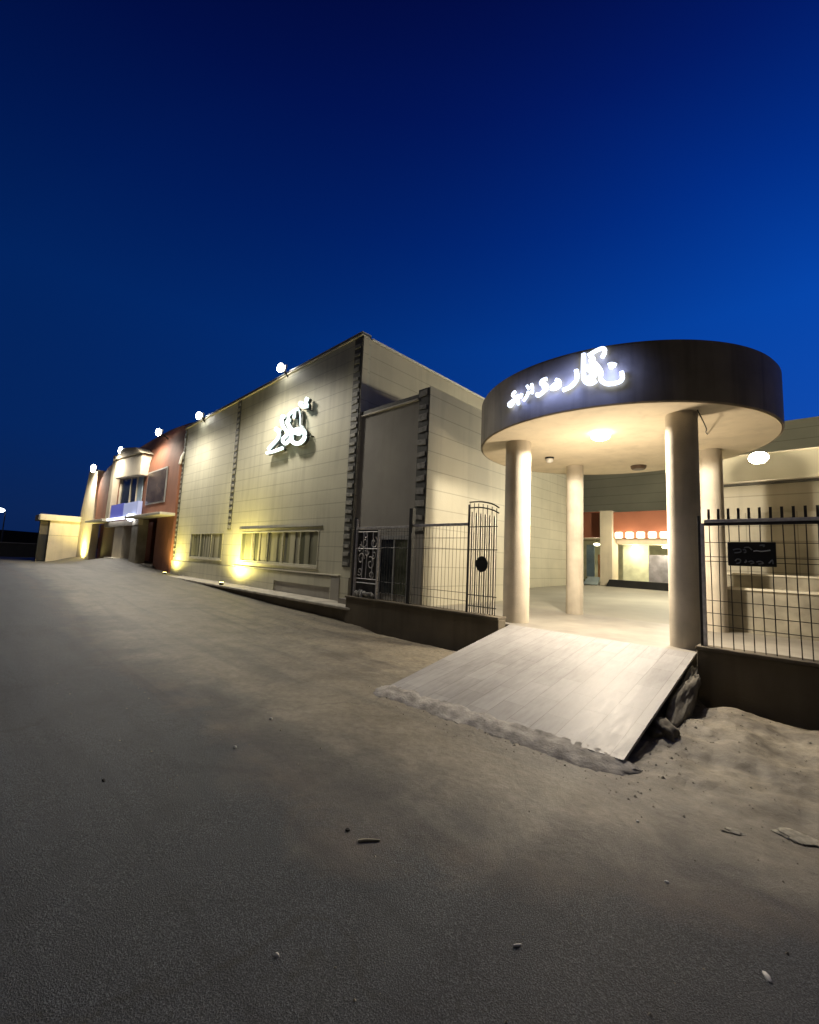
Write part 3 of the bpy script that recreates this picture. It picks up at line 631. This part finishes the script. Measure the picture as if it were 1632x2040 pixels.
# bay
by = MB(); by.prism([(-34.2, 6.9, 6.1), (-28.3, 6.9, 5.75), (-28.2, 6.9, 7.0), (-34.6, 6.9, 7.4)], (0, .9, 0)); by.build('bay_box', cream, rd, bevel=.05)
by = MB(); by.prism([(-34.9, 6.8, 7.42), (-28.0, 6.8, 7.02), (-29.5, 6.8, 7.55), (-32.5, 6.8, 7.95)], (0, 1.0, 0)); by.build('bay_hood', cream, rd, bevel=.03)
bw = MB(); bw.box(-33.9, -28.8, 7.18, 7.28, 4.18, 4.3); bw.box(-33.9, -33.4, 7.18, 7.28, 4.3, 6.1); bw.box(-31.3, -31.15, 7.18, 7.28, 4.3, 6.0); bw.box(-29.9, -29.75, 7.18, 7.28, 4.3, 6.0)
bwo = bw.build('window', cream, rd); box('pane', glassd, bwo, -33.39, -29.9, 7.22, 7.27, 4.31, 6.0)
box('pane', mat('blue_glass', (.35, .45, .50), .3, .1, 2, 0), bwo, -29.74, -28.8, 7.22, 7.27, 4.31, 5.9)
b_ = MB(); b_.prism([(-35.9, 6.95, 3.25), (-34.9, 6.95, 3.25), (-34.6, 6.95, 7.7), (-35.5, 6.95, 7.9)], (0, .4, 0)); b_.build('pilaster', cream, rd, bevel=.02)
# ground-floor piers of the porch
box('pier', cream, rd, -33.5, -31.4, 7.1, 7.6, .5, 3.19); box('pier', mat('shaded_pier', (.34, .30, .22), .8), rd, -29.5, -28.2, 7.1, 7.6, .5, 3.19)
box('porch_beam', cream, rd, -36.3, -28.1, 7.05, 7.28, 2.86, 3.19)
box('porch_wall', terrab, rd, -31.38, -29.52, 8.2, 8.4, .3, 3.19)
box('garage_door', mat('dark_red_door', (.10, .02, .015), .6), rd, -41, -33.52, 7.7, 7.8, .3, 3.2)
box('porch_wall', terrab, rd, -28.18, -25.64, 8.6, 8.8, .3, 3.19)
b_ = MB(); b_.box(-28.18, -25.64, 8.05, 8.58, 2.3, 2.5); b_.box(-26.3, -25.9, 8.05, 8.4, 1.75, 2.3); b_.build('porch_lintel', cream, rd, bevel=.03)
box('step', kerbm, rd, -33.6, -31.2, 6.7, 7.5, .6, .86, .02); box('step', kerbm, rd, -28.3, -25.2, 7.3, 8.4, .3, .68, .02)
bs = thing('billboard', (-31.5, 6.9, 3.4), 'backlit sign with blue and white halves below the bay window', 'sign')
box('blue_half', emis('blue_sign', (.01, .04, .6), .35), bs, -34.6, -31.4, 6.98, 7.2, 3.42, 4.3)
box('white_half', emis('white_sign', (.5, .58, 1), .35), bs, -31.38, -28.3, 6.98, 7.2, 3.3, 4.25)
box('light_strip', emis('strip_light', (.85, .88, 1), 3), bs, -34.9, -29.6, 6.85, 6.97, 3.26, 3.4)
MB().ball((-29.0, 6.85, 3.3), .22).build('bulb', emis('bulb_white', (.8, .85, 1), 8), bs, smooth=True)

# ---------------- white fin wall and side lodge ----------------
fn = thing('fin_wall', (-43, 7.3, 0), 'tall tapering white fin wall washed by a yellow uplight', 'wall')
b_ = MB(); b_.prism([(-46.6, 7.2, .2), (-41.3, 7.2, .2), (-41.1, 7.2, 3.5), (-41.6, 7.2, 7.6), (-44.7, 7.2, 7.9), (-46.4, 7.2, 4.2)], (0, .5, 0)); b_.build('wall_body', cream, fn, bevel=.03)
ld = thing('side_lodge', (-46, 6.4, 0), 'low cream lodge wall with overhanging pale flat roof', 'building')
b_ = MB(); b_.box(-49, -46, 5.21, 7.19, -.1, 3.45); b_.build('wall', cream, ld)
box('wall_joint', strip_d, ld, -46.0, -45.992, 5.22, 7.19, 2.24, 2.262)
box('roof', cream, ld, -49, -45.8, 4.5, 7.19, 3.452, 3.95, .04)
box('roof_end', annexfront, ld, -46.6, -45.9, 4.44, 4.99, 3.5, 3.9)
box('gate', blackm, ld, -46.5, -46.3, 4.60, 5.2, -.1, 3.44); 
box('gate_panel', mat('grimy_panel', (.09, .075, .05), .7, .3, 2), ld, -46.3, -46.25, 4.62, 5.2, 2.3, 3.4)

# dark land and wall beyond the road
dw = thing('far_wall', (-62, -6, 0), 'low unlit wall with a thin coping beyond the end of the road', 'wall')
box('wall_body', blackm, dw, -62.4, -62, -40, 9, -1.5, 1.42); box('coping', mat('dim_coping', (.16, .15, .14), .8), dw, -62.45, -61.9, -40, 9, 1.421, 1.50)
hl = MB(); pr = []; rh = random.Random(4)
for i in range(60):
    t = i/59; pr.append((-700+80*math.sin(t*3), -500+1500*t, 12+7*math.sin(t*9)+3*rh.random()))
for i in range(59):
    a, c = pr[i], pr[i+1]
    hl.poly([(a[0], a[1], -20), (c[0], c[1], -20), c, a]); hl.poly([a, c, (c[0]-200, c[1], -20), (a[0]-200, a[1], -20)])
h_ = hl.build('hill', mat('dark_hill', (.012, .012, .012), 1, .2, .02, 0)); tag(h_, 'low dark hills on the horizon', 'hill', kind='structure')

def streetlamp(x, y, h, label, r, s):
    t = thing('street_lamp', (x, y, 0), label, 'street lamp')
    MB().tube([(x, y, -2), (x, y, h)], .18, 8, taper=(1, .6)).build('pole', darkmetal, t)
    MB().tube([(x, y, h), (x+.6, y-1.2, h+.5)], .12, 6).build('arm', darkmetal, t)
    b = MB().ball((x+.6, y-1.2, h+.4), r, (1, 1.3, .7)); b.build('lantern', emis('far_lamp', (.85, .95, 1), s), t, smooth=True)
    return t
streetlamp(-150, 7.9, 8.9, 'tall lit street lamp far off beyond the road end', .85, 6)
streetlamp(-150, 17.2, 4.3, 'small distant lit lamp to the right of the tall far one', .4, 6)
streetlamp(-150, 6.1, 3.9, 'small distant lit lamp at the left picture edge below the tall one', .4, 3)

# ---------------- floodlights ----------------
cool = emis('flood_glass', (1, .97, .88), 40)
def flood(p, r, label, P, wy, st=1.0, col=(1, .92, .78)):
    x, y, z = p
    t = thing('floodlight', (x, wy, z), label, 'floodlight', 'floodlights along the roof edge')
    MB().tube([(x+.02, wy+.1, z-.3), (x+.02, wy-.02, z-.2), (x+.02, y+.1, z-.05)], .035, 6).build('bracket', darkmetal, t)
    h = MB().prism([(x-r*.8, y+.11, z+r*.7), (x+r*.8, y+.11, z+r*.7), (x+r*.8, y+.07, z-r*.7), (x-r*.8, y+.07, z-r*.7)], (0, .09, .03)).build('housing', lightmetal, t, bevel=.02)
    MB().ball((x, y, z), r, (1, .5, .9), 24, 14).build('lens', cool, t, smooth=True)
    lamp('flood_lamp', 'SPOT', (x, y-st, z-.1), col, P*.85, .35, t, aim=(0, -.25, -.97), ang=172, blend=.6)
    return t
flood((-13.32, 7.12, 8.02), .17, 'bright floodlight on the hall roof above the white word', 1250, 7.42, 1.5)
flood((-20.6, 7.12, 7.78), .19, 'bright floodlight at the far end of the hall roof', 1200, 7.42, 1.5)
flood((-26.6, 7.15, 8.05), .23, 'bright floodlight on the red roof beside the hall', 1500, 7.6, .9)
flood((-33.2, 6.85, 7.9), .25, 'bright floodlight on the red roof above the bay', 1400, 7.2, .9)
flood((-41.9, 6.95, 7.7), .34, 'bright floodlight on top of the white fin wall', 1900, 7.25, .8)

# yellow uplights at the wall foot
def uplight(x, y, z, label, P, aim=(0, .5, 1)):
    t = thing('uplight', (x, y, z), label, 'uplight', 'yellow uplights at the wall foot')
    MB().lathe((x, y), [(.07, z), (.08, z+.03), (.09, z+.09)], 20).build('housing', darkmetal, t, smooth=True)
    MB().cyl((x, y), .075, z+.091, z+.10, n=20).build('lens', emis('yellow_lens', (1, .85, .25), 12), t)
    lamp('uplight_lamp', 'SPOT', (x, y-.12, z+.35), (1, .84, .25), P, .15, t, aim=aim, ang=170, blend=1)
uplight(-15.6, 6.72, .376, 'yellow uplight washing the hall between the two window bands', 680)
uplight(-22.3, 6.9, .376, 'yellow uplight where the hall meets the red building', 330)
uplight(-43.2, 6.75, .35, 'yellow uplight at the foot of the white fin wall', 1500)

# ---------------- buildings behind the courtyard ----------------
sh = thing('office_building', (-6, 24, .66), 'lit glazed office front under a terracotta band across the courtyard', 'building')
box('upper_band', terrab, sh, -8.18, 2, 23.6, 24.0, 3.12, 4.5, .01)
box('upper_band', terrab, sh, -13, -8.3, 24.3, 24.6, 3.22, 4.66, .01)
MB().box(-8.35, -7.72, 23.4, 24.3, .66, 4.58).build('pillar', cream, sh, bevel=.02)
box('pillar', cream, sh, -3.4, -2.9, 23.4, 24.2, .66, 4.58, .02)
box('ceiling', cream, sh, -13, 4, 24.61, 30, 3.3, 3.4)
box('back_wall', mat('yellow_wall', (.62, .62, .42), .7), sh, -13, 4, 29, 29.2, .66, 3.3)
box('inner_wall', mat('lime_wall', (.60, .62, .45), .7), sh, -7.7, -6.45, 25, 25.2, .66, 3.1)
box('soffit_band', cream, sh, -7.7, 2, 24.02, 24.9, 2.85, 3.1)
box('door', mat('grey_door', (.22, .21, .24), .35, .2, 3), sh, -6.44, -5.5, 25.0, 25.1, .9, 2.35)
box('door', mat('white_door', (.7, .7, .66), .4), sh, -5.49, -4.2, 25.0, 25.1, 1.3, 2.5)
box('blue_panel', mat('blue_panel', (.28, .42, .55), .4), sh, -9.62, -9.2, 24.9, 25, 1.05, 2.85)
box('orange_panel', mat('orange_panel', (.55, .27, .12), .5), sh, -8.95, -8.5, 24.8, 24.9, 1.05, 2.3)
box('floor_ledge', whitep, sh, -12, 3, 24.0, 24.3, .67, .80)
le = emis('spot_bulb', (1, .88, .62), 6)
ORD = ['first', 'second', 'third', 'fourth', 'fifth', 'sixth', 'seventh']
for i in range(7):
    x = -7.45+i*.52
    t = thing('downlight', (x, 23.55, 2.95), ORD[i]+' square warm downlight from the pillar under the terracotta band', 'downlight', 'row of downlights under the terracotta band')
    if i % 3 == 1: lamp('downlight_lamp', 'POINT', (x, 22.9, 3.1), (1, .86, .6), 45, .1, t)
    MB().box(x-.17, x+.17, 23.47, 23.585, 3.14, 3.44).build('lens', le, t, bevel=.05)
    MB().box(x-.19, x+.19, 23.586, 23.598, 3.12, 3.46).build('frame', cream, t)
for (x, y, z, P, s) in ((-9.3, 25.6, 2.9, 55, .12), (-7.0, 24.75, 2.75, 30, .1), (-5.6, 24.75, 2.75, 40, .1), (-4.6, 24.75, 2.75, 40, .1)):
    t = thing('pendant_light', (x, y, z), {-9.3: 'glowing lamp behind the blue and orange panels', -7.0: 'glowing lamp over the lime wall panel', -5.6: 'glowing lamp over the grey office door', -4.6: 'glowing lamp over the white office door'}[x], 'pendant light')
    MB().ball((x, y, z), s, (1.6, 1, .7)).build('shade', emis('pendant', (1, .93, .62), 8), t, smooth=True)
    MB().tube([(x, y, z+.05), (x, y, z+.35)], .01, 5).build('cord', darkmetal, t)
    lamp('pendant_lamp', 'POINT', (x, y-.25, z-.25), (1, .9, .62), P*1.3, .1, t)
pl_ = thing('planter', (-5.5, 23.2, .66), 'long black planter box in front of the office doors', 'planter')
b_ = MB(); b_.prism([(-7.95, 23.0, .6), (-3.5, 22.6, .6), (-3.5, 22.6, 1.0), (-7.75, 23.0, 1.0)], (0, .45, 0)); b_.build('box', blackm, pl_, bevel=.02)
tb = thing('bench', (-8.7, 23.3, .66), 'blue grey slanted board standing left of the pillar', 'bench')
b_ = MB(); b_.prism([(-9.1, 23.0, .70), (-8.35, 23.0, .70), (-8.35, 23.4, 1.08), (-8.95, 23.4, 1.08)], (0, .06, -.04)); b_.build('seat', mat('blue_grey', (.30, .36, .36), .5), tb)
box('leg', darkmetal, tb, -9.05, -9.0, 23.05, 23.1, .63, .69); box('leg', darkmetal, tb, -8.45, -8.4, 23.05, 23.1, .63, .69)
bu = MB(); rb = random.Random(3)
for i in range(160):
    a = Vector((rb.gauss(-9.3, .28), rb.gauss(23.6, .15), .68+abs(rb.gauss(0, .16)))); d = Vector((rb.gauss(0, 1), rb.gauss(0, 1), rb.gauss(0, 1))).normalized()*.07; e = d.cross(Vector((rb.random(), rb.random(), 1))).normalized()*.025
    bu.poly([a-d, a+e, a+d, a-e])
o = bu.build('bush', mat('bush_leaf', (.10, .11, .02), .7)); tag(o, 'small yellow green bush behind the blue grey board', 'bush')

bh = thing('rear_hall', (-5, 38, 0), 'tall olive hall wall rising behind the terracotta band', 'building')
box('wall', mat('olive_cladding', (.5, .48, .34), .7, .08, .5, .05, groove=(.6, .02)), bh, -20, 1.5, 30.5, 30.9, 0, 10)
box('roof', lightmetal, bh, -20, 1.5, 30.9, 44, 9.8, 10)

lb = thing('low_building', (2, 12, .5), 'low pale panel building behind the right fence', 'building')
LBm = mat('panel_wall', (.46, .43, .33), .65, .1, 2, .1, 20, groove=(.33, .012), vgroove=(.42, .010), streak=.3)
b_ = MB(); b_.prism([(-1.72, 12, .5), (9, 12, .5), (9, 12, 3.55), (-1.55, 12, 3.55), (-1.68, 12, 3.48), (-1.72, 12, 3.35)], (0, 1.8, 0)); b_.build('wall', cladside, lb)
box('capping', strip_d, lb, -1.6, 9, 11.93, 13.8, 3.552, 3.60, .01)
box('capping', trimc, lb, -1.58, 9, 11.95, 13.8, 3.602, 3.64, .01)
box('lower_panels', LBm, lb, -1.66, 9, 11.93, 11.998, .5, 2.93, .005)
MB().box(-1.80, -1.72, 11.9, 12.0, 3.2, 3.4).build('bracket', darkmetal, lb)
ub = thing('upper_building', (3, 14, 3), 'plain tall wall behind the low panel building carrying a lamp', 'building')
box('wall', mat('upper_render', (.42, .40, .32), .7, .05, 1), ub, -1.87, 10, 14, 20, .5, 4.66)
box('capping', trimc, ub, -1.9, 10, 13.95, 20, 4.662, 4.70, .01)
pk = thing('step_wall', (3, 10.6, .5), 'stepped low wall with pale copings seen through the right fence', 'wall')
box('lower_step', mat('step_render', (.30, .275, .21), .8, .2, 3, .2), pk, -1.62, 9, 10.4, 10.9, .5, 1.28); box('coping', trimc, pk, -1.64, 9, 10.36, 10.9, 1.281, 1.325, .01)
box('upper_step', bpy.data.materials['step_render'], pk, -1.62, 9, 10.9, 11.4, .5, 1.56); box('coping', trimc, pk, -1.64, 9, 10.87, 11.4, 1.561, 1.60, .01)

rl = thing('floodlight', (-.86, 11.8, 4.1), 'bright warm lamp on the pale wall right of the canopy', 'floodlight')
MB().box(-1.05, -.81, 13.0, 13.1, 4.22, 4.44).build('housing', lightmetal, rl, bevel=.02)
MB().ball((-.93, 12.95, 4.36), .17, (1.15, .6, .85)).build('lens', emis('warm_flood', (1, .90, .66), 40), rl, smooth=True)
MB().tube([(-.93, 14.0, 4.5), (-.93, 13.1, 4.34)], .03, 6).build('bracket', darkmetal, rl)
lamp('wall_lamp', 'POINT', (-.95, 12.7, 4.40), (1, .84, .58), 300, .08, rl)
cl = thing('floodlight', (-2.0, 16.5, 4.4), 'added lamp on the courtyard side of the upper building, hidden from the road', 'floodlight')
MB().box(-2.0, -1.875, 16.4, 16.6, 4.35, 4.55).build('housing', lightmetal, cl, bevel=.02)
MB().ball((-2.03, 16.5, 4.45), .09).build('lens', emis('added_yard_lens', (1, .92, .7), 30), cl, smooth=True)
lamp('added_yard_lamp', 'POINT', (-2.3, 16.5, 4.5), (1, .93, .72), 1500, .1, cl)  # added unseen lamp to brighten the courtyard walls

# ---------------- litter on the road ----------------
lit = mat('litter_white', (.75, .73, .68), .6, .1, 40); litd = mat('litter_dark', (.02, .018, .015), .8)
def bit(x, y, r, sc, label, cat='pebble', m=lit, name='pebble', seed=1, rot=0):
    r *= .72; am = .6 if 'mortar' in name else .25
    rock(name, (x, y, gz(x, y)+r*sc[2]*.6), r, sc, m, seed, label, cat, (0, 0, rot), am, 3)
bit(-3.91, 2.28, .022, (1.2, .8, .7), 'white pebble alone on the road left of the ramp foot', seed=31)
bit(-3.53, 1.75, .022, (.8, 1, .7), 'small whitish pebble further out on the grey road', seed=32)
bit(-1.65, 1.07, .013, (1.3, .8, .6), 'small white chip on the dark asphalt at the bottom centre', seed=33)
bit(-.99, 1.81, .014, (1.8, .6, .5), 'thin white chip on the asphalt near the bottom edge', seed=34, rot=1)
bit(-.22, 2.41, .020, (1.6, .7, .4), 'white paper scrap at the lower right corner of the road', cat='paper scrap', name='paper_scrap', seed=35, rot=-1)
bit(-.64, 2.71, .013, (1, 1, .6), 'tiny pale pebble between the ramp lip and the paper scrap', seed=36)
bit(-.91, 3.19, .013, (1, .9, .6), 'tiny pale pebble just in front of the ramp lip corner', seed=37)
bit(-2.08, 1.77, .018, (1.1, 1, .6), 'dark clod of dirt beside the pale twig', cat='dirt clod', name='dirt_clod', m=litd, seed=38)
bit(-3.60, .87, .022, (1.2, .6, .5), 'dark clod of dirt alone at the left of the road', cat='dirt clod', name='dirt_clod', m=litd, seed=39)
bit(-.45, 3.55, .08, (1.4, .8, .05), 'pale flattened crust of mortar on the dirt at the right', cat='mortar crust', name='mortar_crust', m=mat('mortar', (.33, .31, .25), .9, .2, 20, .5, 40), seed=40, rot=.5)
bit(-.16, 3.78, .11, (1.3, .9, .04), 'larger pale patch of mortar nearest the right edge', cat='mortar crust', name='mortar_crust', m=bpy.data.materials['mortar'], seed=41, rot=.4)
tw = MB().tube([(-1.96, 1.75, gz(-1.96, 1.75)+.005), (-1.93, 1.79, gz(-1.93, 1.79)+.007), (-1.88, 1.845, gz(-1.88, 1.845)+.004)], .008, 6, sub=4, taper=(1.1, .6)).build('twig', mat('twig_bark', (.4, .37, .27), .8)); tag(tw, 'pale stubby twig lying on the asphalt in front', 'twig')


# loose grit swept against the walls, the ramp and over the verge
gb = bmesh.new(); rg = random.Random(77); cnt = 0
def grit(x, y, r):
    z = gz(x, y)+r*.25; k = rg.choice((4, 5, 5, 6)); a0 = rg.random()*6.3
    top = gb.verts.new((x+rg.uniform(-.3, .3)*r, y+rg.uniform(-.3, .3)*r, z+r*rg.uniform(.2, .5)))
    ring_ = [gb.verts.new((x+r*rg.uniform(.7, 1.2)*math.cos(a0+i*math.tau/k), y+r*rg.uniform(.7, 1.2)*math.sin(a0+i*math.tau/k), z-r*.45)) for i in range(k)]
    for i in range(k): gb.faces.new((ring_[i], ring_[(i+1) % k], top))
def onramp(x, y): return -4.05 < x < -1.2 and 3.75 < y < 7.0
while cnt < 1900:
    q = rg.random()
    if q < .30: x, y = rg.uniform(-1.15, .9), rg.gauss(5.2, 1.0)
    elif q < .50: x, y = rg.uniform(-8.2, -4.1), 6.6-abs(rg.gauss(0, .7))
    elif q < .62: x, y = rg.uniform(-4.3, -.9), rg.gauss(3.62, .16)
    elif q < .70: x, y = rg.gauss(-1.05, .12), rg.uniform(3.8, 6.6)
    elif q < .78: x, y = rg.uniform(-24, -8.3), 6.6-abs(rg.gauss(0, .35))
    else: x, y = rg.uniform(-7, .8), rg.uniform(.8, 5)
    if onramp(x, y) or y > 6.68 or y < .7: continue
    grit(x, y, .0035+.010*rg.random()**4+(.012*rg.random()**6 if q < .7 else 0)); cnt += 1
gme = bpy.data.meshes.new('gravel'); gb.to_mesh(gme); gb.free()
gv = link('gravel', gme, mat('grit', (.30, .275, .22), .9, .35, 60, 0)); tag(gv, 'loose grit scattered over the road edge and dirt', 'gravel', kind='stuff')
